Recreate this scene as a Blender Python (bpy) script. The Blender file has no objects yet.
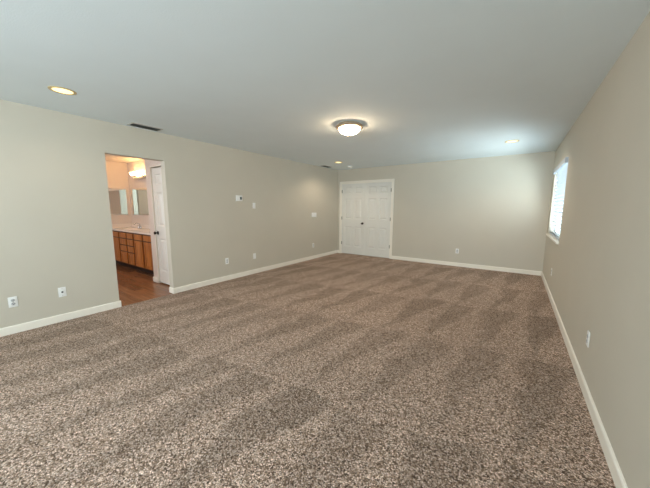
import bpy, bmesh, math, random
from mathutils import Vector, Matrix
random.seed(7)
S = bpy.context.scene
C = S.collection

# ---------------------------------------------------------------- camera
YAW, PITCH, ROLL, FPX, CAMZ = -0.607845, -0.132332, 0.00225946, 273.798, 1.36064
fwd = Vector((math.sin(YAW)*math.cos(PITCH), math.cos(YAW)*math.cos(PITCH), math.sin(PITCH)))
rt = Vector((math.cos(YAW), -math.sin(YAW), 0)); up = rt.cross(fwd)
r2 = rt*math.cos(ROLL) + up*math.sin(ROLL); u2 = -rt*math.sin(ROLL) + up*math.cos(ROLL)
cd = bpy.data.cameras.new('camera'); cam = bpy.data.objects.new('camera', cd); C.objects.link(cam)
M = Matrix((r2, u2, -fwd)).transposed().to_4x4(); M.translation = (0, 0, CAMZ)
cam.matrix_world = M
cd.sensor_fit = 'HORIZONTAL'; cd.sensor_width = 36; cd.lens = FPX/650*36; cd.clip_start = 0.02
S.camera = cam

# ---------------------------------------------------------------- colour management, sky, daylight
S.view_settings.view_transform = 'Standard'; S.view_settings.look = 'None'
S.view_settings.gamma = 1; S.view_settings.use_curve_mapping = False
S.view_settings.exposure = 0.46
W = bpy.data.worlds.new('sky'); S.world = W; W.use_nodes = True
bgn = W.node_tree.nodes['Background']
bgn.inputs[0].default_value = (0.74, 0.87, 1.0, 1); bgn.inputs[1].default_value = 2.0

def area_light(name, loc, direction, sx, sy, watts, color):
    l = bpy.data.lights.new(name, 'AREA'); l.shape = 'RECTANGLE'; l.size = sx; l.size_y = sy
    l.energy = watts; l.color = color
    o = bpy.data.objects.new(name, l); C.objects.link(o)
    o.location = loc; o.rotation_euler = Vector(direction).to_track_quat('-Z', 'Z').to_euler()
    return o
# daylight entering by the rear window (behind the camera) and by the window in the right wall
area_light('rear_daylight', (-1.45, -2.75, 1.55), (-0.1, 1, 0.60), 2.7, 1.2, 178, (0.84, 0.925, 1.0))
area_light('side_daylight', (1.10, 5.80, 1.30), (-1, 0, 0.14), 1.8, 1.3, 85, (0.84, 0.95, 1.0))
# unseen warm fill added under the bathroom ceiling, brightens vanity and floor
area_light('bathroom_warm_fill', (-5.5, 0.9, 2.42), (0, 0, -1), 0.4, 0.4, 9, (1.0, 0.80, 0.60))
area_light('bathroom_cool_fill', (-6.2, -0.70, 1.6), (0.1, 1, -0.1), 1.0, 0.8, 15, (0.80, 0.89, 1.0))  # added cool fill outside an unseen wall opening, lights the closet door

# ---------------------------------------------------------------- helpers
def lin(r, g, b):
    f = lambda c: (c/255/12.92) if c/255 <= 0.04045 else ((c/255+0.055)/1.055)**2.4
    return (f(r), f(g), f(b), 1)

def new_mat(name, color, rough=0.6, metal=0.0, spec=0.5, bump=None, trans=0.0):
    m = bpy.data.materials.new(name); m.use_nodes = True
    nt = m.node_tree; b = nt.nodes['Principled BSDF']
    b.inputs['Base Color'].default_value = color; b.inputs['Roughness'].default_value = rough
    b.inputs['Metallic'].default_value = metal; b.inputs['Specular IOR Level'].default_value = spec
    tc = nt.nodes.new('ShaderNodeTexCoord')
    if bump:
        sc, st, dist = bump
        n = nt.nodes.new('ShaderNodeTexNoise'); n.inputs['Scale'].default_value = sc
        n.inputs['Detail'].default_value = 3
        nt.links.new(tc.outputs['Object'], n.inputs['Vector'])
        bp = nt.nodes.new('ShaderNodeBump'); bp.inputs['Strength'].default_value = st
        bp.inputs['Distance'].default_value = dist
        nt.links.new(n.outputs['Fac'], bp.inputs['Height']); nt.links.new(bp.outputs[0], b.inputs['Normal'])
        # faint mottling of the paint / finish
        hs = nt.nodes.new('ShaderNodeMix'); hs.data_type = 'RGBA'
        n2 = nt.nodes.new('ShaderNodeTexNoise'); n2.inputs['Scale'].default_value = 2.3
        nt.links.new(tc.outputs['Object'], n2.inputs['Vector'])
        nt.links.new(n2.outputs['Fac'], hs.inputs['Factor'])
        hs.inputs['A'].default_value = tuple(c*0.97 for c in color[:3])+(1,)
        hs.inputs['B'].default_value = tuple(min(1, c*1.03) for c in color[:3])+(1,)
        nt.links.new(hs.outputs['Result'], b.inputs['Base Color'])
    return m

def emis(name, color, strength, base=(0.9, 0.88, 0.8, 1)):
    m = new_mat(name, base, 0.4)
    b = m.node_tree.nodes['Principled BSDF']
    b.inputs['Emission Color'].default_value = color; b.inputs['Emission Strength'].default_value = strength
    return m

class MB:
    """collects shapes of one part"""
    def __init__(s): s.bm = bmesh.new()
    def box(s, x0, x1, y0, y1, z0, z1, bev=0.0, seg=1):
        b = bmesh.new()
        v = [b.verts.new((x, y, z)) for x in (x0, x1) for y in (y0, y1) for z in (z0, z1)]
        for f in ((0,1,3,2),(4,6,7,5),(0,4,5,1),(2,3,7,6),(0,2,6,4),(1,5,7,3)): b.faces.new([v[i] for i in f])
        if bev: bmesh.ops.bevel(b, geom=b.edges[:], offset=bev, segments=seg, affect='EDGES', profile=0.5)
        s.merge(b); return s
    def merge(s, b, mtx=None):
        if mtx: bmesh.ops.transform(b, matrix=mtx, verts=b.verts)
        me = bpy.data.meshes.new('tmp'); b.to_mesh(me); b.free(); s.bm.from_mesh(me); bpy.data.meshes.remove(me)
    def frustum(s, r0, z0, r1, z1):
        """rects r=(x0,x1,z0,z1) at depths y=z0 and y=z1 (a raised panel on a door face)"""
        a = [s.bm.verts.new((x, z0, z)) for x, z in ((r0[0],r0[2]),(r0[1],r0[2]),(r0[1],r0[3]),(r0[0],r0[3]))]
        c = [s.bm.verts.new((x, z1, z)) for x, z in ((r1[0],r1[2]),(r1[1],r1[2]),(r1[1],r1[3]),(r1[0],r1[3]))]
        for i in range(4): s.bm.faces.new((a[i], a[(i+1)%4], c[(i+1)%4], c[i]))
        s.bm.faces.new(c); return s
    def lathe(s, prof, cen=(0,0,0), axis='Z', n=40, sx=1, sy=1, cap=False):
        rings = []
        mt = {'Z': Matrix.Identity(4), 'X': Matrix.Rotation(math.pi/2, 4, 'Y'), 'Y': Matrix.Rotation(-math.pi/2, 4, 'X')}[axis]
        for r, z in prof:
            if r < 1e-6: rings.append([s.bm.verts.new(mt @ Vector((0,0,z)) + Vector(cen))])
            else: rings.append([s.bm.verts.new(mt @ Vector((r*sx*math.cos(2*math.pi*k/n), r*sy*math.sin(2*math.pi*k/n), z)) + Vector(cen)) for k in range(n)])
        for a, b in zip(rings, rings[1:]):
            for k in range(n):
                p = a[k % len(a)]; q = a[(k+1) % len(a)]; t = b[(k+1) % len(b)]; u = b[k % len(b)]
                vs = []
                for w in (p, q, t, u):
                    if w not in vs: vs.append(w)
                if len(vs) > 2: s.bm.faces.new(vs)
        return s
    def tube(s, pts, r, n=12):
        pts = [Vector(p) for p in pts]; rings = []
        for i, p in enumerate(pts):
            d = (pts[min(i+1, len(pts)-1)] - pts[max(i-1, 0)]).normalized()
            a = d.orthogonal().normalized() if i == 0 else (pa - d*pa.dot(d)).normalized()
            pa = a; b = d.cross(a)
            rr = r[i] if isinstance(r, (list, tuple)) else r
            rings.append([s.bm.verts.new(p + rr*(a*math.cos(2*math.pi*k/n) + b*math.sin(2*math.pi*k/n))) for k in range(n)])
        for a, b in zip(rings, rings[1:]):
            for k in range(n): s.bm.faces.new((a[k], a[(k+1)%n], b[(k+1)%n], b[k]))
        s.bm.faces.new(rings[0][::-1]); s.bm.faces.new(rings[-1]); return s
    def build(s, name, mat, parent=None, smooth=False, loc=None, rz=0):
        bmesh.ops.recalc_face_normals(s.bm, faces=s.bm.faces[:])
        me = bpy.data.meshes.new(name); s.bm.to_mesh(me); s.bm.free()
        me.materials.append(mat)
        if smooth:
            for p in me.polygons: p.use_smooth = True
            me.set_sharp_from_angle(angle=math.radians(40))
        o = bpy.data.objects.new(name, me); C.objects.link(o)
        if parent: o.parent = parent
        if loc: o.location = loc
        if rz: o.rotation_euler.z = rz
        return o

def tag(o, label=None, cat=None, group=None, kind=None):
    for k, v in (('label', label), ('category', cat), ('group', group), ('kind', kind)):
        if v: o[k] = v
    return o
def empty(name, loc=(0,0,0), rz=0, label=None, cat=None, group=None, kind=None):
    o = bpy.data.objects.new(name, None); C.objects.link(o); o.empty_display_size = 0.05
    o.location = loc; o.rotation_euler.z = rz
    return tag(o, label, cat, group, kind)
def dup(root, loc, rz, label, group=None):
    c = root.copy(); C.objects.link(c); c.location = loc; c.rotation_euler.z = rz; c['label'] = label
    if group: c['group'] = group
    for ch in root.children:
        d = ch.copy(); C.objects.link(d); d.parent = c
        for g in ch.children:
            e = g.copy(); C.objects.link(e); e.parent = d
    return c

# ---------------------------------------------------------------- materials
wall_m   = new_mat('wall_paint', lin(207, 200, 185), 0.75, bump=(170, 0.22, 0.004))
ceil_m   = new_mat('ceiling_paint', lin(231, 241, 244), 0.85, bump=(120, 0.22, 0.005))
bath_m   = new_mat('bath_paint', lin(230, 218, 208), 0.7, bump=(170, 0.15, 0.003))
trim_m   = new_mat('trim_paint', lin(250, 244, 232), 0.4, bump=(30, 0.02, 0.001))
door_m   = new_mat('door_paint', lin(234, 232, 225), 0.42, bump=(60, 0.03, 0.001))
plate_m  = new_mat('white_plastic', lin(246, 246, 243), 0.35, bump=(200, 0.01, 0.0005))
dplate_m = new_mat('grey_plastic', lin(196, 197, 198), 0.4)
dark_m   = new_mat('dark_slot', lin(30, 30, 32), 0.5)
bronze_m = new_mat('bronze_knob', lin(52, 44, 38), 0.35, 0.8)
nickel_m = new_mat('brushed_nickel', lin(196, 176, 154), 0.42, 0.7)
chrome_m = new_mat('chrome', lin(215, 218, 222), 0.12, 1.0)
hinge_m  = new_mat('hinge_metal', lin(160, 156, 146), 0.4, 0.9)
vent_m   = new_mat('vent_enamel', lin(200, 200, 194), 0.5)
louv_m   = new_mat('vent_dark', lin(120, 122, 118), 0.6)
blind_m  = new_mat('blind_slat', lin(194, 201, 208), 0.45)
counter_m= new_mat('cultured_marble', lin(246, 236, 226), 0.25, bump=(14, 0.02, 0.001))
mirror_m = new_mat('mirror_glass', (0.86, 0.88, 0.86, 1), 0.015, 1.0)
vinyl_m  = new_mat('window_vinyl', lin(236, 236, 234), 0.4)
lcd_m    = new_mat('display', lin(70, 92, 98), 0.2)

def glass_mat():
    m = bpy.data.materials.new('window_glass'); m.use_nodes = True; nt = m.node_tree
    out = nt.nodes['Material Output']; nt.nodes.remove(nt.nodes['Principled BSDF'])
    t = nt.nodes.new('ShaderNodeBsdfTransparent'); t.inputs[0].default_value = (0.95, 0.98, 0.97, 1)
    g = nt.nodes.new('ShaderNodeBsdfGlossy'); g.inputs['Roughness'].default_value = 0.02
    mx = nt.nodes.new('ShaderNodeMixShader'); mx.inputs[0].default_value = 0.06
    nt.links.new(t.outputs[0], mx.inputs[1]); nt.links.new(g.outputs[0], mx.inputs[2]); nt.links.new(mx.outputs[0], out.inputs[0])
    return m
glass_m = glass_mat()

def math_node(nt, op, a, b=None, c=None):
    n = nt.nodes.new('ShaderNodeMath'); n.operation = op
    for i, v in enumerate((a, b, c)):
        if v is None: continue
        if isinstance(v, (int, float)): n.inputs[i].default_value = v
        else: nt.links.new(v, n.inputs[i])
    return n.outputs[0]
def ramp(nt, fac, stops, interp='LINEAR'):
    r = nt.nodes.new('ShaderNodeValToRGB'); r.color_ramp.interpolation = interp
    el = r.color_ramp.elements
    while len(el) < len(stops): el.new(0.5)
    for e, (p, c) in zip(el, stops): e.position = p; e.color = c
    nt.links.new(fac, r.inputs[0]); return r.outputs[0]

def carpet_mat():
    m = bpy.data.materials.new('frieze_carpet'); m.use_nodes = True; nt = m.node_tree
    b = nt.nodes['Principled BSDF']; b.inputs['Roughness'].default_value = 0.95
    b.inputs['Specular IOR Level'].default_value = 0.1
    b.inputs['Sheen Weight'].default_value = 0.35; b.inputs['Sheen Roughness'].default_value = 0.6; b.inputs['Sheen Tint'].default_value = lin(205, 180, 155)
    tc = nt.nodes.new('ShaderNodeTexCoord'); P = tc.outputs['Object']
    # twisted yarn tufts: each tuft its own shade
    wob = nt.nodes.new('ShaderNodeTexNoise'); wob.inputs['Scale'].default_value = 60
    nt.links.new(P, wob.inputs['Vector'])
    add = nt.nodes.new('ShaderNodeVectorMath'); add.operation = 'MULTIPLY_ADD'
    nt.links.new(wob.outputs['Color'], add.inputs[0]); add.inputs[1].default_value = (0.02, 0.02, 0); nt.links.new(P, add.inputs[2])
    vo = nt.nodes.new('ShaderNodeTexVoronoi'); vo.inputs['Scale'].default_value = 150; vo.inputs['Randomness'].default_value = 1
    nt.links.new(add.outputs[0], vo.inputs['Vector'])
    sx = nt.nodes.new('ShaderNodeSeparateColor'); nt.links.new(vo.outputs['Color'], sx.inputs[0])
    col = ramp(nt, sx.outputs[0], [(0.0, lin(50, 36, 29)), (0.2, lin(97, 76, 63)), (0.5, lin(151, 127, 111)),
                                   (0.78, lin(182, 160, 147)), (1.0, lin(210, 190, 177))])
    # vacuum strokes: rows across the room, each row a run of wedge-shaped laid-over pile
    sp = nt.nodes.new('ShaderNodeSeparateXYZ'); nt.links.new(P, sp.inputs[0])
    x, y = sp.outputs[0], sp.outputs[1]
    nz = nt.nodes.new('ShaderNodeTexNoise'); nz.inputs['Scale'].default_value = 1.7; nz.inputs['Detail'].default_value = 2
    nt.links.new(P, nz.inputs['Vector'])
    wy = math_node(nt, 'MULTIPLY_ADD', nz.outputs['Fac'], 0.42, math_node(nt, 'MULTIPLY_ADD', x, -0.14, y))
    row = math_node(nt, 'MULTIPLY_ADD', wy, 1/1.3, -0.42)
    fr = math_node(nt, 'FRACT', row); rid = math_node(nt, 'FLOOR', row)
    sx2 = math_node(nt, 'ADD', math_node(nt, 'MULTIPLY', rid, 0.37), math_node(nt, 'MULTIPLY_ADD', fr, -0.22, x))
    st = math_node(nt, 'MULTIPLY_ADD', sx2, 1/0.46, math_node(nt, 'MULTIPLY', nz.outputs['Fac'], 0.9))
    fs = math_node(nt, 'FRACT', st); sid = math_node(nt, 'FLOOR', st)
    wn = nt.nodes.new('ShaderNodeTexWhiteNoise'); wn.noise_dimensions = '2D'
    cv = nt.nodes.new('ShaderNodeCombineXYZ'); nt.links.new(sid, cv.inputs[0]); nt.links.new(rid, cv.inputs[1])
    nt.links.new(cv.outputs[0], wn.inputs['Vector'])
    width = math_node(nt, 'MULTIPLY_ADD', fr, 0.40, 0.02)
    d = math_node(nt, 'SUBTRACT', width, math_node(nt, 'ABSOLUTE', math_node(nt, 'SUBTRACT', fs, 0.5)))
    mk = nt.nodes.new('ShaderNodeMapRange'); mk.interpolation_type = 'SMOOTHSTEP'
    nt.links.new(d, mk.inputs[0]); mk.inputs[1].default_value = -0.05; mk.inputs[2].default_value = 0.07
    amt = math_node(nt, 'MULTIPLY', mk.outputs[0], math_node(nt, 'MULTIPLY_ADD', wn.outputs['Value'], 0.4, 0.6))
    big = nt.nodes.new('ShaderNodeTexNoise'); big.inputs['Scale'].default_value = 0.9; big.inputs['Detail'].default_value = 3
    nt.links.new(P, big.inputs['Vector'])
    k = math_node(nt, 'SUBTRACT', math_node(nt, 'MULTIPLY_ADD', big.outputs['Fac'], 0.36, 0.92), math_node(nt, 'MULTIPLY', amt, 0.35))
    gap = nt.nodes.new('ShaderNodeMapRange'); nt.links.new(vo.outputs['Distance'], gap.inputs[0])
    gap.inputs[1].default_value = 0.25; gap.inputs[2].default_value = 0.75; gap.inputs[3].default_value = 1.75; gap.inputs[4].default_value = 0.80
    k = math_node(nt, 'MULTIPLY', k, gap.outputs[0])
    mul = nt.nodes.new('ShaderNodeVectorMath'); mul.operation = 'SCALE'
    nt.links.new(col, mul.inputs[0]); nt.links.new(k, mul.inputs['Scale'])
    nt.links.new(mul.outputs[0], b.inputs['Base Color'])
    bp = nt.nodes.new('ShaderNodeBump'); bp.inputs['Strength'].default_value = 0.7; bp.inputs['Distance'].default_value = 0.012
    inv = math_node(nt, 'MULTIPLY_ADD', vo.outputs['Distance'], -1.0, 1.0)
    nt.links.new(inv, bp.inputs['Height']); nt.links.new(bp.outputs[0], b.inputs['Normal'])
    return m
carpet_m = carpet_mat()

def plank_mat():
    m = bpy.data.materials.new('vinyl_planks'); m.use_nodes = True; nt = m.node_tree
    b = nt.nodes['Principled BSDF']; b.inputs['Roughness'].default_value = 0.25
    tc = nt.nodes.new('ShaderNodeTexCoord'); P = tc.outputs['Object']
    br = nt.nodes.new('ShaderNodeTexBrick'); br.inputs['Scale'].default_value = 1.0
    br.inputs['Brick Width'].default_value = 0.95; br.inputs['Row Height'].default_value = 0.15
    br.inputs['Mortar Size'].default_value = 0.002; br.offset = 0.37
    br.inputs['Color1'].default_value = lin(112, 74, 50); br.inputs['Color2'].default_value = lin(160, 110, 76)
    br.inputs['Mortar'].default_value = lin(40, 26, 20)
    nt.links.new(P, br.inputs['Vector'])
    mp = nt.nodes.new('ShaderNodeMapping'); mp.inputs['Scale'].default_value = (2.5, 34, 1); nt.links.new(P, mp.inputs[0])
    n = nt.nodes.new('ShaderNodeTexNoise'); n.inputs['Scale'].default_value = 1; n.inputs['Detail'].default_value = 5
    nt.links.new(mp.outputs[0], n.inputs['Vector'])
    g = ramp(nt, n.outputs['Fac'], [(0.25, (0.62, 0.62, 0.62, 1)), (0.75, (1.2, 1.2, 1.2, 1))])
    mx = nt.nodes.new('ShaderNodeMix'); mx.data_type = 'RGBA'; mx.blend_type = 'MULTIPLY'; mx.inputs['Factor'].default_value = 1
    nt.links.new(br.outputs['Color'], mx.inputs['A']); nt.links.new(g, mx.inputs['B'])
    nt.links.new(mx.outputs['Result'], b.inputs['Base Color']); return m
plank_m = plank_mat()

def oak_mat():
    m = bpy.data.materials.new('honey_oak'); m.use_nodes = True; nt = m.node_tree
    b = nt.nodes['Principled BSDF']; b.inputs['Roughness'].default_value = 0.38
    tc = nt.nodes.new('ShaderNodeTexCoord')
    mp = nt.nodes.new('ShaderNodeMapping'); mp.inputs['Scale'].default_value = (26, 26, 2.2); nt.links.new(tc.outputs['Object'], mp.inputs[0])
    n = nt.nodes.new('ShaderNodeTexNoise'); n.inputs['Scale'].default_value = 1; n.inputs['Detail'].default_value = 5; n.inputs['Distortion'].default_value = 0.8
    nt.links.new(mp.outputs[0], n.inputs['Vector'])
    c = ramp(nt, n.outputs['Fac'], [(0.3, lin(158, 94, 42)), (0.55, lin(196, 122, 56)), (0.8, lin(218, 150, 82))])
    nt.links.new(c, b.inputs['Base Color']); return m
oak_m = oak_mat()
frame_m = new_mat('oak_frame', lin(92, 48, 22), 0.4, bump=(60, 0.05, 0.001))
kick_m = new_mat('toe_kick_dark', lin(44, 30, 22), 0.6)
bulb_m  = emis('vanity_bulb', (1.0, 0.60, 0.24, 1), 17)
dome_m  = emis('dome_glass', (1.0, 0.74, 0.48, 1), 47)
lens_m  = emis('downlight_lens', (1.0, 0.76, 0.30, 1), 1.25)
gold_m  = new_mat('downlight_trim', lin(206, 186, 138), 0.4)

# ---------------------------------------------------------------- room shell
XL, XR, YB, YR, H = -4.38, 0.517, 6.959, -2.4, 2.44
T = 0.12
OY0, OY1, OZ = 1.362, 2.09, 2.05            # opening to the bathroom
DX0, DX1, DZ = -4.255, -2.717, 2.048        # rough opening of the double door
WY0, WY1, WZ0, WZ1 = 5.0, 6.62, 0.885, 2.05 # window
st = lambda o: tag(o, kind='structure')
st(MB().box(XL, XR, YR, YB+0.1, -0.05, 0.0).build('floor', carpet_m))
st(MB().box(XL-T, XR+T, YR-T, YB+T, H, H+0.1).build('ceiling', ceil_m))
w = MB()
w.box(XL-T, XL, YR-T, OY0, -0.05, H, 0.0); w.box(XL-T, XL, OY1, YB+T, -0.05, H); w.box(XL-T, XL, OY0, OY1, OZ, H)
st(w.build('wall_left', wall_m))
w = MB()
w.box(XL, DX0, YB, YB+T, -0.05, H); w.box(DX1, XR+T, YB, YB+T, -0.05, H); w.box(DX0, DX1, YB, YB+T, DZ, H)
st(w.build('wall_back', wall_m))
TW = 0.15
w = MB()
w.box(XR, XR+TW, YR-T, WY0, -0.05, H); w.box(XR, XR+TW, WY1, YB, -0.05, H)
w.box(XR, XR+TW, WY0, WY1, -0.05, WZ0-0.03); w.box(XR, XR+TW, WY0, WY1, WZ1, H)
st(w.build('wall_right', wall_m))
RX0, RX1, RZ0, RZ1 = -2.80, -0.10, 1.00, 2.15
w = MB()
w.box(XL, RX0, YR-T, YR, -0.05, H); w.box(RX1, XR, YR-T, YR, -0.05, H)
w.box(RX0, RX1, YR-T, YR, -0.05, RZ0); w.box(RX0, RX1, YR-T, YR, RZ1, H)
st(w.build('wall_rear', wall_m))
# unseen closet box behind the double door, added to stop light leaking in
w = MB(); w.box(XL, DX1+0.4, YB+0.75, YB+0.85, -0.05, H); w.box(DX1+0.3, DX1+0.4, YB+T, YB+0.75, -0.05, H)
w.box(XL-T, XL, YB+T, YB+0.85, -0.05, H); w.box(XL-T, DX1+0.4, YB+T, YB+0.85, H, H+0.1); w.box(XL-T, DX1+0.4, YB+0.1, YB+0.85, -0.15, -0.05)
st(w.build('closet_light_block', wall_m))

# baseboards: flat board with eased top
def base_profile(mb, x0, y0, x1, y1, nx, ny, h=0.088, t=0.014):
    """board along (x0,y0)-(x1,y1) on a wall, n points into the room"""
    prof = [(0,0),(t,0),(t,h-0.012),(t*0.75,h-0.004),(t*0.4,h),(0,h)]
    a = [mb.bm.verts.new((x0+nx*d, y0+ny*d, z)) for d, z in prof]
    b = [mb.bm.verts.new((x1+nx*d, y1+ny*d, z)) for d, z in prof]
    n = len(prof)
    for i in range(n): mb.bm.faces.new((a[i], a[(i+1)%n], b[(i+1)%n], b[i]))
    mb.bm.faces.new(a); mb.bm.faces.new(b[::-1])
BT = 0.014
w = MB(); base_profile(w, XL, YR, XL, OY0+BT, 1, 0); base_profile(w, XL-T, OY0, XL, OY0, 0, 1)
st(w.build('baseboard_left', trim_m))
w = MB(); base_profile(w, XL, OY1-BT, XL, YB, 1, 0); base_profile(w, XL-T, OY1, XL, OY1, 0, -1)
st(w.build('baseboard_left.001', trim_m))
w = MB(); base_profile(w, DX1+0.06, YB, XR, YB, 0, -1); base_profile(w, XL+BT, YB, DX0-0.06, YB, 0, -1)
st(w.build('baseboard_back', trim_m))
w = MB(); base_profile(w, XR, YR, XR, YB-BT, -1, 0)
st(w.build('baseboard_right', trim_m))
w = MB(); base_profile(w, XL, YR, XR, YR, 0, 1)
st(w.build('baseboard_rear', trim_m))

# ---------------------------------------------------------------- bathroom shell
BX, BYV, BYF = -8.0, 2.92, -0.4             # far wall, vanity wall, front wall
CY, CX = 2.25, -5.42                        # closet wall face and its end
st(MB().box(BX, XL, BYF, BYV, -0.06, -0.012).build('bathroom_floor', plank_m))
st(MB().box(BX-0.1, XL-T, BYF-0.1, BYV+0.1, H, H+0.1).build('bathroom_ceiling', bath_m))
st(MB().box(BX-0.1, BX, BYF-0.1, BYV+0.1, -0.05, H).build('wall_bathroom_far', bath_m))
st(MB().box(BX, XL-T, BYV, BYV+0.1, -0.05, H).build('wall_bathroom_back', bath_m))
st(MB().box(BX, -6.75, BYF-0.1, BYF, -0.05, H).box(-5.65, XL-T, BYF-0.1, BYF, -0.05, H).box(-6.75, -5.65, BYF-0.1, BYF, -0.05, 1.15).box(-6.75, -5.65, BYF-0.1, BYF, 2.05, H).build('wall_bathroom_front', bath_m))  # unseen wall; its opening is added to let the cool fill in
KX0, KX1, KZ = -5.245, -4.535, 2.05         # closet door opening
w = MB()
w.box(CX, KX0, CY, CY+0.10, -0.05, H); w.box(KX1, XL-T, CY, CY+0.10, -0.05, H); w.box(KX0, KX1, CY, CY+0.10, KZ, H)
w.box(CX, CX+0.10, CY+0.10, BYV, -0.05, H)
st(w.build('wall_bathroom_closet', bath_m))
w = MB(); base_profile(w, CX-BT, CY, KX0-0.004, CY, 0, -1); base_profile(w, CX, CY, CX, 2.40, -1, 0)
st(w.build('baseboard_bathroom', trim_m))

# ---------------------------------------------------------------- doors
def leaf_mesh(wd, h, t=0.035, stile=0.098, mid=0.09):
    """six-panel moulded leaf: x 0..wd, front face at y=0 looking to -y, back at y=t"""
    mb = MB(); rec = 0.016
    rows = [(0.215, 0.805), (1.02, 1.60), (1.735, h-0.095)]
    pw = (wd-2*stile-mid)/2
    cols = [(stile, stile+pw), (wd-stile-pw, wd-stile)]
    mb.box(0, wd, rec, t, 0, h)
    mb.box(0, stile, 0, rec, 0, h); mb.box(wd-stile, wd, 0, rec, 0, h); mb.box(cols[0][1], cols[1][0], 0, rec, 0, h)
    zs = [0]+[v for r in rows for v in r]+[h]
    for c in cols:
        for i in range(0, len(zs), 2): mb.box(c[0], c[1], 0, rec, zs[i], zs[i+1])
        for r in rows:
            R0 = (c[0], c[1], r[0], r[1])
            ins = lambda d: (R0[0]+d, R0[1]-d, R0[2]+d, R0[3]-d)
            # sloping moulding down from the rail, groove, raised field
            a = [mb.bm.verts.new((x, 0.0, z)) for x, z in ((R0[0],R0[2]),(R0[1],R0[2]),(R0[1],R0[3]),(R0[0],R0[3]))]
            q = ins(0.018); b = [mb.bm.verts.new((x, rec-0.0005, z)) for x, z in ((q[0],q[2]),(q[1],q[2]),(q[1],q[3]),(q[0],q[3]))]
            for i in range(4): mb.bm.faces.new((a[i], a[(i+1)%4], b[(i+1)%4], b[i]))
            mb.frustum(ins(0.026), rec-0.0003, ins(0.058), 0.003)
    return mb
def knob_mb():
    return MB().lathe([(0,0.001),(0.032,0.001),(0.032,0.006),(0.012,0.012),(0.011,0.034),(0.022,0.040),(0.028,0.052),(0.024,0.064),(0.012,0.070),(0,0.071)], axis='Y', n=24)
def hinge_mb():
    mb = MB(); mb.box(-0.016, 0.016, -0.003, 0.002, -0.045, 0.045)
    for i in range(5): mb.lathe([(0,-0.0085),(0.0075,-0.0085),(0.0075,0.0085),(0,0.0085)], (0,-0.006,-0.036+0.018*i), n=10)
    return mb

d1 = empty('door_1', ((DX0+DX1)/2, YB, 0), 0, 'white six-panel double door with dark round knob in the back wall', 'door', kind='structure')
ox, oy = (DX0+DX1)/2, YB
hw = (DX1-DX0)/2
j = MB(); j.box(-hw, -hw+0.015, 0.0, T, 0, DZ); j.box(hw-0.015, hw, 0.0, T, 0, DZ); j.box(-hw+0.015, hw-0.015, 0.0, T, DZ-0.015, DZ)
j.box(-hw+0.015, -hw+0.025, 0.045, 0.06, 0, DZ-0.015); j.box(hw-0.025, hw-0.015, 0.045, 0.06, 0, DZ-0.015); j.box(-hw+0.015, hw-0.015, 0.045, 0.06, DZ-0.027, DZ-0.015)
j.build('door_jamb', trim_m, d1)
cs = MB(); cw = 0.057
for (a, b, zz0, zz1) in ((-hw-cw, -hw+0.004, 0, DZ+cw), (hw-0.004, hw+cw, 0, DZ+cw), (-hw+0.004, hw-0.004, DZ-0.004, DZ+cw)):
    cs.box(a, b, -0.016, 0.0, zz0, zz1, 0.003)
cs.build('door_casing', trim_m, d1)
lw = hw-0.015-0.0045
for s in (-1, 1):
    x0 = -hw+0.018 if s < 0 else 0.0015
    lf = leaf_mesh(lw, DZ-0.015-0.004-0.012).build('door_leaf', door_m, d1, loc=(x0, 0.004, 0.012))
    for hz in (0.31, 1.045, 1.81):
        hg = hinge_mb().build('hinge', hinge_m, lf, loc=(-0.001 if s < 0 else lw+0.001, -0.001, hz))
    if s < 0:
        kb = knob_mb(); 
        bmesh.ops.transform(kb.bm, matrix=Matrix.Rotation(math.pi, 4, 'Z'), verts=kb.bm.verts)
        o = kb.build('door_knob', bronze_m, lf, True, loc=(lw-0.065, 0.0, 0.905)); o['label'] = 'dark bronze round knob'
# bathroom closet door (closed, in the wall just inside the opening)
d2 = empty('door_2', (KX0, CY, 0), 0, 'white six-panel door with dark knob just inside the bathroom opening', 'door', kind='structure')
kw = KX1-KX0
j = MB(); j.box(0, 0.012, 0.0, 0.10, 0, KZ); j.box(kw-0.012, kw, 0, 0.10, 0, KZ); j.box(0.012, kw-0.012, 0, 0.10, KZ-0.012, KZ)
j.build('door_jamb', trim_m, d2)
lf = leaf_mesh(kw-0.036, KZ-0.012-0.01-0.022, stile=0.09, mid=0.085).build('door_leaf', door_m, d2, loc=(0.018, 0.02, 0.012))
kb = knob_mb(); bmesh.ops.transform(kb.bm, matrix=Matrix.Rotation(math.pi, 4, 'Z'), verts=kb.bm.verts)
o = kb.build('door_knob', bronze_m, lf, True, loc=(0.06, 0.0, 0.90)); o['label'] = 'dark round knob'

# ---------------------------------------------------------------- window in the right wall, its blind and sill
w1 = empty('window_1', (XR, (WY0+WY1)/2, WZ0), 0, 'bright window with white blind in the right wall', 'window', kind='structure')
wl = WY1-WY0; wh = WZ1-WZ0
f = MB(); fx0, fx1 = 0.10, 0.145; fw = 0.045
f.box(fx0, fx1, -wl/2, wl/2, 0, fw); f.box(fx0, fx1, -wl/2, wl/2, wh-fw, wh)
f.box(fx0, fx1, -wl/2, -wl/2+fw, fw, wh-fw); f.box(fx0, fx1, wl/2-fw, wl/2, fw, wh-fw); f.box(fx0, fx1, -0.022, 0.022, fw, wh-fw)
f.build('window_frame', vinyl_m, w1)
MB().box(0.122, 0.126, -wl/2+fw, wl/2-fw, fw, wh-fw).build('window_pane', glass_m, w1)
MB().box(-0.032, 0.145, -wl/2-0.02, wl/2+0.01, -0.03, 0.0, 0.004).build('window_sill', trim_m, w1)
bl = empty('window_blind', (XR, (WY0+WY1)/2, WZ0), 0, 'white horizontal slat blind hanging in the window of the right wall', 'blind')
MB().box(0.012, 0.066, -wl/2+0.008, wl/2-0.008, wh-0.05, wh-0.002).build('headrail', blind_m, bl)
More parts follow.
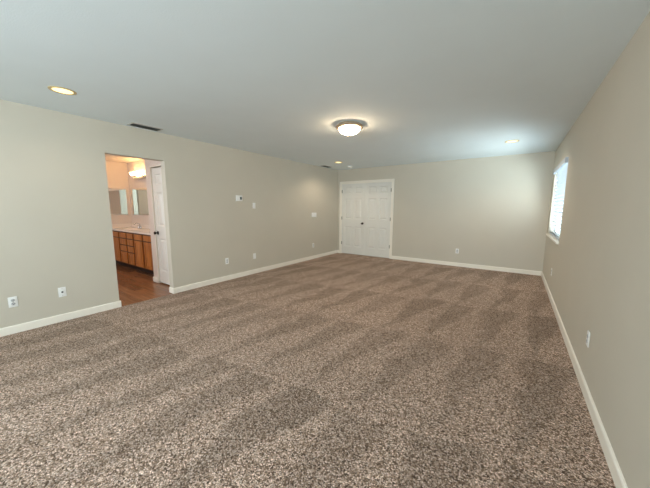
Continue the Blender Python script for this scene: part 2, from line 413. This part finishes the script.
v = MB(); v.box(-0.034, -0.024, -wl/2+0.004, wl/2-0.004, wh-0.075, wh-0.004, 0.003)
v.box(-0.024, 0.010, -wl/2+0.004, -wl/2+0.014, wh-0.075, wh-0.004); v.box(-0.024, 0.010, wl/2-0.014, wl/2-0.004, wh-0.075, wh-0.004)
v.build('valance', blind_m, bl)
sl = MB(); a = math.radians(-40)
pr = [(-0.032, 0.0), (-0.016, 0.0026), (0, 0.0035), (0.016, 0.0026), (0.032, 0.0)]
pts = [(p*math.cos(a)-q*math.sin(a), p*math.sin(a)+q*math.cos(a)) for p, q in pr] + [(p*math.cos(a)-(q-0.0028)*math.sin(a), p*math.sin(a)+(q-0.0028)*math.cos(a)) for p, q in pr[::-1]]
va = [sl.bm.verts.new((x, -wl/2+0.010, z)) for x, z in pts]; vb = [sl.bm.verts.new((x, wl/2-0.010, z)) for x, z in pts]
for i in range(len(pts)): sl.bm.faces.new((va[i], va[(i+1)%len(pts)], vb[(i+1)%len(pts)], vb[i]))
sl.bm.faces.new(va); sl.bm.faces.new(vb[::-1])
z = 0.055; first = None
while z < wh-0.06:
    if first is None: first = sl.build('slat', blind_m, bl, loc=(0.042, 0, z))
    else:
        c = first.copy(); C.objects.link(c); c.parent = bl; c.location = (0.042, 0, z)
    z += 0.058
MB().box(0.012, 0.060, -wl/2+0.010, wl/2-0.010, 0.008, 0.028, 0.003).build('bottom_rail', blind_m, bl)
for yy in (-wl/2+0.18, 0.0, wl/2-0.18):
    t = MB(); t.box(0.0095, 0.0105, yy-0.004, yy+0.004, 0.028, wh-0.05); t.box(0.0755, 0.0765, yy-0.004, yy+0.004, 0.028, wh-0.05)
    t.build('ladder_tape', blind_m, bl)
# rear window behind the camera, the room's other source of daylight
w2 = empty('window_2', ((RX0+RX1)/2, YR, RZ0), 0, kind='structure')
rw = (RX1-RX0)/2; rh = RZ1-RZ0
f = MB(); f.box(-rw, rw, -0.10, -0.05, 0, 0.05); f.box(-rw, rw, -0.10, -0.05, rh-0.05, rh); f.box(-rw, -rw+0.05, -0.10, -0.05, 0.05, rh-0.05)
f.box(rw-0.05, rw, -0.10, -0.05, 0.05, rh-0.05); f.box(-0.03, 0.03, -0.10, -0.05, 0.05, rh-0.05)
f.build('window_frame', vinyl_m, w2)
MB().box(-rw+0.05, rw-0.05, -0.078, -0.074, 0.05, rh-0.05).build('window_pane', glass_m, w2)

# ---------------------------------------------------------------- ceiling fixtures
dm = empty('ceiling_light', (-1.888, 3.27, H), 0, 'lit flush-mount dome light with frosted bowl and nickel rim in mid ceiling', 'light')
MB().lathe([(0,0),(0.148,0),(0.156,-0.006),(0.172,-0.020),(0.182,-0.028),(0.183,-0.034),(0.176,-0.040),(0.158,-0.050),(0.140,-0.052),(0.138,-0.020),(0,-0.020)], n=56).build('rim', nickel_m, dm, True)
MB().lathe([(0.137,-0.045),(0.141,-0.054),(0.137,-0.070),(0.122,-0.090),(0.096,-0.108),(0.060,-0.121),(0.024,-0.127),(0,-0.128)], n=56).build('glass_bowl', dome_m, dm, True)
MB().lathe([(0,-0.126),(0.014,-0.128),(0.014,-0.133),(0.007,-0.137),(0.008,-0.143),(0,-0.146)], n=20).build('finial', nickel_m, dm, True)
rl = empty('recessed_light', (-3.575, 0.835, H), 0, 'lit round recessed downlight in the ceiling above the outlets left of the bathroom opening', 'light', 'recessed ceiling downlights')
MB().lathe([(0.074,-0.001),(0.078,-0.006),(0.098,-0.004),(0.100,0.0)], n=48).build('trim_ring', gold_m, rl, True)
MB().lathe([(0.076,-0.002),(0.05,-0.0035),(0,-0.004)], n=48).build('lens', lens_m, rl, True)
def can_lamp(loc, watts):
    l = bpy.data.lights.new('downlight', 'SPOT'); l.energy = watts; l.color = (1.0, 0.82, 0.62); l.spot_size = math.radians(150); l.spot_blend = 0.6
    l.shadow_soft_size = 0.07
    o = bpy.data.objects.new('downlight', l); C.objects.link(o); o.location = (loc[0], loc[1], H-0.012)
can_lamp((-3.575, 0.835), 8); can_lamp((-3.612, 5.753), 28); can_lamp((-0.154, 5.56), 40)
dup(rl, (-3.612, 5.753, H), 0, 'lit recessed downlight in the ceiling beside the smoke detector near the double door')
dup(rl, (-0.154, 5.56, H), 0, 'lit recessed downlight in the ceiling near the window of the right wall')
sm = empty('smoke_detector', (-3.70, 6.46, H), 0, 'small round white smoke detector on the ceiling before the double door', 'smoke detector')
MB().lathe([(0,0),(0.062,0),(0.064,-0.010),(0.058,-0.028),(0.040,-0.036),(0,-0.038)], n=36).build('body', plate_m, sm, True)
MB().lathe([(0.030,-0.037),(0.030,-0.041),(0.022,-0.042),(0,-0.042)], n=24).build('grille', plate_m, sm, True)

vt = empty('ceiling_vent', (-4.222, 1.80, H), 0, 'dark slotted ceiling air vent above the bathroom opening', 'vent', 'ceiling air registers')
f = MB(); fx, fy = 0.085, 0.19
f.box(-fx, fx, -fy, -fy+0.022, -0.006, 0); f.box(-fx, fx, fy-0.022, fy, -0.006, 0); f.box(-fx, -fx+0.022, -fy+0.022, fy-0.022, -0.006, 0); f.box(fx-0.022, fx, -fy+0.022, fy-0.022, -0.006, 0)
f.build('frame', vent_m, vt)
MB().box(-fx+0.022, fx-0.022, -fy+0.022, fy-0.022, -0.001, 0).build('duct_opening', dark_m, vt)
l = MB()
for i in range(5):
    x = -fx+0.034+i*0.0255
    b = bmesh.new(); bmesh.ops.create_cube(b, size=1); bmesh.ops.scale(b, vec=(0.021, 2*fy-0.044, 0.0012), verts=b.verts)
    l.merge(b, Matrix.Translation((x, 0, -0.008)) @ Matrix.Rotation(math.radians(35), 4, 'Y'))
l.build('louvers', louv_m, vt)
dup(vt, (-4.235, 6.13, H), 0, 'small dark ceiling air vent near the left wall close to the double door')

# ---------------------------------------------------------------- wall plates (local: plate faces +x)
def plate_mb(w=0.070, h=0.115, t=0.006):
    return MB().box(0, t, -w/2, w/2, -h/2, h/2, 0.0025, 2)
def make_outlet(loc, rz, label):
    r = empty('wall_outlet', loc, rz, label, 'outlet', 'wall power outlets')
    plate_mb().build('cover_plate', plate_m, r, True)
    for s in (-1, 1):
        m = MB(); m.lathe([(0.0165,0.005),(0.0165,0.0078),(0.0155,0.0085),(0,0.0085)], (0,0,s*0.0195), 'X', 24, 0.92, 1.0)
        so = m.build('socket', dplate_m, r, True)
        q = MB()
        for dy in (-0.0063, 0.0063): q.box(0.0084, 0.0088, dy-0.0012, dy+0.0012, s*0.0195-0.001, s*0.0195+0.008)
        q.box(0.0084, 0.0088, -0.0025, 0.0025, s*0.0195-0.010, s*0.0195-0.005)
        q.build('slots', dark_m, so)
    MB().lathe([(0.003,0.0058),(0.003,0.0068),(0,0.007)], axis='X', n=12).build('screw', hinge_m, r, True)
    return r
o1 = make_outlet((XL, 0.413, 0.345), 0, 'white duplex outlet low on the left wall, nearest the photo left edge')
dup(o1, (XL, 3.085, 0.365), 0, 'white duplex outlet low on left wall below and left of the thermostat')
dup(o1, (XL, 5.745, 0.365), 0, 'small white outlet low on left wall beneath the wide switch plate')
dup(o1, (-1.075, YB, 0.36), -math.pi/2, 'white outlet low on the back wall right of the double door')
dup(o1, (XR, 2.735, 0.385), math.pi, 'white outlet on the right wall nearest the camera')
dup(o1, (XR, 5.43, 0.375), math.pi, 'pale outlet low on the right wall under the window')
jk = empty('cable_jack', (XL, 0.806, 0.355), 0, 'white cable jack plate with dark connector left of the bathroom opening', 'wall jack')
plate_mb().build('cover_plate', plate_m, jk, True)
MB().lathe([(0.010,0.0055),(0.010,0.009),(0.0065,0.009),(0.0065,0.017),(0,0.017)], axis='X', n=18).build('connector', dark_m, jk, True)
for s in (-1, 1): MB().lathe([(0.003,0.0058),(0.003,0.0068),(0,0.007)], (0,0,s*0.042), 'X', 12).build('screw', hinge_m, jk, True)
def rocker(parent, dy):
    m = MB(); m.box(0.005, 0.0085, dy-0.0165, dy+0.0165, -0.0335, 0.0335, 0.001)
    return m.build('rocker', plate_m, parent)
sw = empty('wall_plate', (XL, 3.775, 1.395), 0, 'white upright wall plate to the right of the thermostat', 'wall plate')
plate_mb().build('cover_plate', plate_m, sw, True); rocker(sw, 0)
bp = empty('wall_plate', (XL, 3.745, 0.365), 0, 'white wall plate low on left wall straight below the one beside the thermostat', 'wall plate')
plate_mb().build('cover_plate', plate_m, bp, True); rocker(bp, 0)
sg = empty('light_switch', (XL, 5.785, 1.17), 0, 'wide white light switch plate on left wall near the double door', 'switch')
plate_mb(0.208, 0.117).build('cover_plate', plate_m, sg, True)
for dy in (-0.069, -0.023, 0.023, 0.069): rocker(sg, dy)
th = empty('thermostat', (XL, 3.41, 1.533), 0, 'white rectangular thermostat with small grey display on the left wall', 'thermostat')
MB().box(0, 0.006, -0.070, 0.070, -0.055, 0.055, 0.002).build('back_plate', plate_m, th)
MB().box(0.006, 0.030, -0.066, 0.066, -0.051, 0.051, 0.006, 2).build('body', plate_m, th, True)
MB().box(0.0295, 0.0308, 0.004, 0.044, -0.026, 0.026).build('display', lcd_m, th)
for i in range(2): MB().box(0.0295, 0.032, 0.052, 0.060, -0.018+i*0.022, -0.004+i*0.022).build('button', dplate_m, th)

# ---------------------------------------------------------------- bathroom vanity
VF = 2.42                                   # cabinet front plane
VZ0, VZ1 = 0.095, 0.825
vx0, vx1 = BX, CX
va_ = empty('bathroom_vanity', (vx0, VF, 0), 0, 'long honey-oak bathroom vanity cabinet with doors and drawers', 'cabinet')
L = vx1-vx0
vd = BYV-VF-0.002
b_ = MB(); b_.box(0.002, 0.020, 0.02, vd, VZ0, VZ1); b_.box(L-0.034, L-0.016, 0.02, vd, VZ0, VZ1); b_.box(0.020, L-0.034, 0.02, vd, VZ0, VZ0+0.018)
b_.box(0.020, L-0.034, vd-0.012, vd, VZ0+0.018, VZ1); b_.build('body', oak_m, va_)
MB().box(0.002, L-0.016, 0.0, 0.02, VZ0, VZ1).build('face_frame', frame_m, va_)
MB().box(0.002, L-0.016, 0.07, BYV-VF-0.002, -0.012, VZ0).build('toe_kick', kick_m, va_)
def front(name, x0, x1, z0, z1):
    m = MB(); t = 0.019; fr = 0.045 if (z1-z0) > 0.2 else 0.0
    if fr:
        m.box(x0, x1, -t*0.55, 0, z0, z1)
        m.box(x0, x0+fr, -t, -t*0.55, z0, z1, 0.002); m.box(x1-fr, x1, -t, -t*0.55, z0, z1, 0.002)
        m.box(x0+fr, x1-fr, -t, -t*0.55, z0, z0+fr, 0.002); m.box(x0+fr, x1-fr, -t, -t*0.55, z1-fr, z1, 0.002)
        m.frustum((x0+fr+0.006, x1-fr-0.006, z0+fr+0.006, z1-fr-0.006), -t*0.55, (x0+fr+0.028, x1-fr-0.028, z0+fr+0.028, z1-fr-0.028), -t*0.9)
    else: m.box(x0, x1, -t, 0, z0, z1, 0.004)
    return m.build(name, oak_m, va_)
gaps = [-8.0, -7.375, -6.97, -6.61, -6.165, -5.76, CX]
gx = [g-vx0 for g in gaps]
for i in range(6):
    a, b = gx[i]+0.038, gx[i+1]-0.038
    if i in (1, 2):
        for (z0, z1) in ((0.685, 0.795), (0.535, 0.660), (0.390, 0.510), (0.120, 0.365)): front('drawer', a, b, z0, z1)
    else:
        front('drawer', a, b, 0.685, 0.795)
        front('door', a, b, 0.120, 0.660)
ct = empty('countertop', (vx0, VF, VZ1+0.001), 0, 'pale cream bathroom countertop with sink and backsplash on the oak vanity', 'countertop')
c = MB(); tz = 0.03; yb = BYV-VF-0.002; yf = -0.028
sx0, sx1, scx, scy = 0.30, 1.06, 0.68, 0.225
c.box(0.002, sx0, yf, yb, 0, tz); c.box(sx1, L-0.002, yf, yb, 0, tz)
n = 48; E = []; R_ = []
for k in range(n):
    t = 2*math.pi*k/n; dx, dy = math.cos(t), math.sin(t)
    E.append(c.bm.verts.new((scx+0.22*dx, scy+0.155*dy, tz)))
    lx = (sx1-scx) if dx > 0 else (scx-sx0); ly = (yb-scy) if dy > 0 else (scy-yf)
    s = min(lx/abs(dx) if abs(dx) > 1e-6 else 1e9, ly/abs(dy) if abs(dy) > 1e-6 else 1e9)
    R_.append(c.bm.verts.new((scx+dx*s, scy+dy*s, tz)))
for k in range(n): c.bm.faces.new((E[k], E[(k+1)%n], R_[(k+1)%n], R_[k]))
c.box(sx0, sx1, yf, yf+0.02, 0, tz-0.0005)
c.build('slab', counter_m, ct)
MB().lathe([(1.0,tz),(0.96,tz-0.012),(0.85,tz-0.05),(0.6,tz-0.10),(0.25,tz-0.125),(0.08,tz-0.13),(0,tz-0.13)], (scx,scy,0), n=48, sx=0.22, sy=0.155).build('sink_basin', counter_m, ct, True)
MB().box(0.002, L-0.002, yb-0.02, yb, tz, tz+0.10, 0.003).build('backsplash', counter_m, ct)
MB().box(0.002, 0.022, yf, yb-0.02, tz, tz+0.10, 0.003).build('side_splash', counter_m, ct)
fc = empty('faucet', (-7.32, 2.825, VZ1+0.002+tz), 0, 'chrome two-handle faucet behind the sink on the countertop', 'faucet')
MB().lathe([(0,0),(1,0),(1,0.4),(0.9,0.5),(0,0.5)], n=32, sx=0.085, sy=0.028).build('base', chrome_m, fc, True)
bpy.data.objects['base'].scale = (1, 1, 0.036)
MB().tube([(0,0,0.016),(0,0,0.07),(0,-0.01,0.105),(0,-0.04,0.125),(0,-0.08,0.122),(0,-0.115,0.10),(0,-0.12,0.088)], [0.016,0.015,0.014,0.013,0.012,0.011,0.011], 14).build('spout', chrome_m, fc, True)
for s in (-1, 1):
    m = MB(); m.lathe([(0,0.016),(0.018,0.016),(0.016,0.045),(0.012,0.055),(0,0.056)], (s*0.058,0,0), n=18); m.tube([(s*0.058,0,0.050),(s*0.085,-0.004,0.060),(s*0.112,-0.008,0.066)], [0.007,0.006,0.005], 10)
    m.build('handle', chrome_m, fc, True)
# mirrors: flat glass with a bevelled edge
mr = MB().box(-7.905, -6.62, BYV-0.008, BYV-0.001, 1.17, 1.805, 0.003).build('wall_mirror', mirror_m)
tag(mr, 'frameless mirror over the vanity counter, below the vanity light', 'mirror')
mr = MB().box(BX+0.001, BX+0.008, 1.80, 2.845, 1.17, 1.805, 0.003).build('wall_mirror', mirror_m)
tag(mr, 'frameless mirror on the side wall at the left end of the vanity', 'mirror')
# vanity light
vl = empty('vanity_light', (-7.28, BYV, 2.055), 0, 'lit vanity light bar with frosted shades on the wall above the mirror', 'light')
MB().box(-0.36, 0.36, -0.028, -0.001, -0.045, 0.045, 0.006, 2).build('backplate', chrome_m, vl, True)
for i in range(4):
    x = -0.27+i*0.18
    m = MB(); m.tube([(x,-0.025,0.0),(x,-0.060,-0.005),(x,-0.075,0.015),(x,-0.077,0.035)], 0.009, 10); m.lathe([(0,0.030),(0.024,0.030),(0.026,0.045),(0,0.045)], (x,-0.077,0), n=18)
    m.build('arm', chrome_m, vl, True)
    MB().lathe([(0,0.045),(0.028,0.047),(0.038,0.065),(0.045,0.09),(0.052,0.115),(0.050,0.118),(0.0,0.10)], (x,-0.077,0), n=24).build('shade', bulb_m, vl, True)
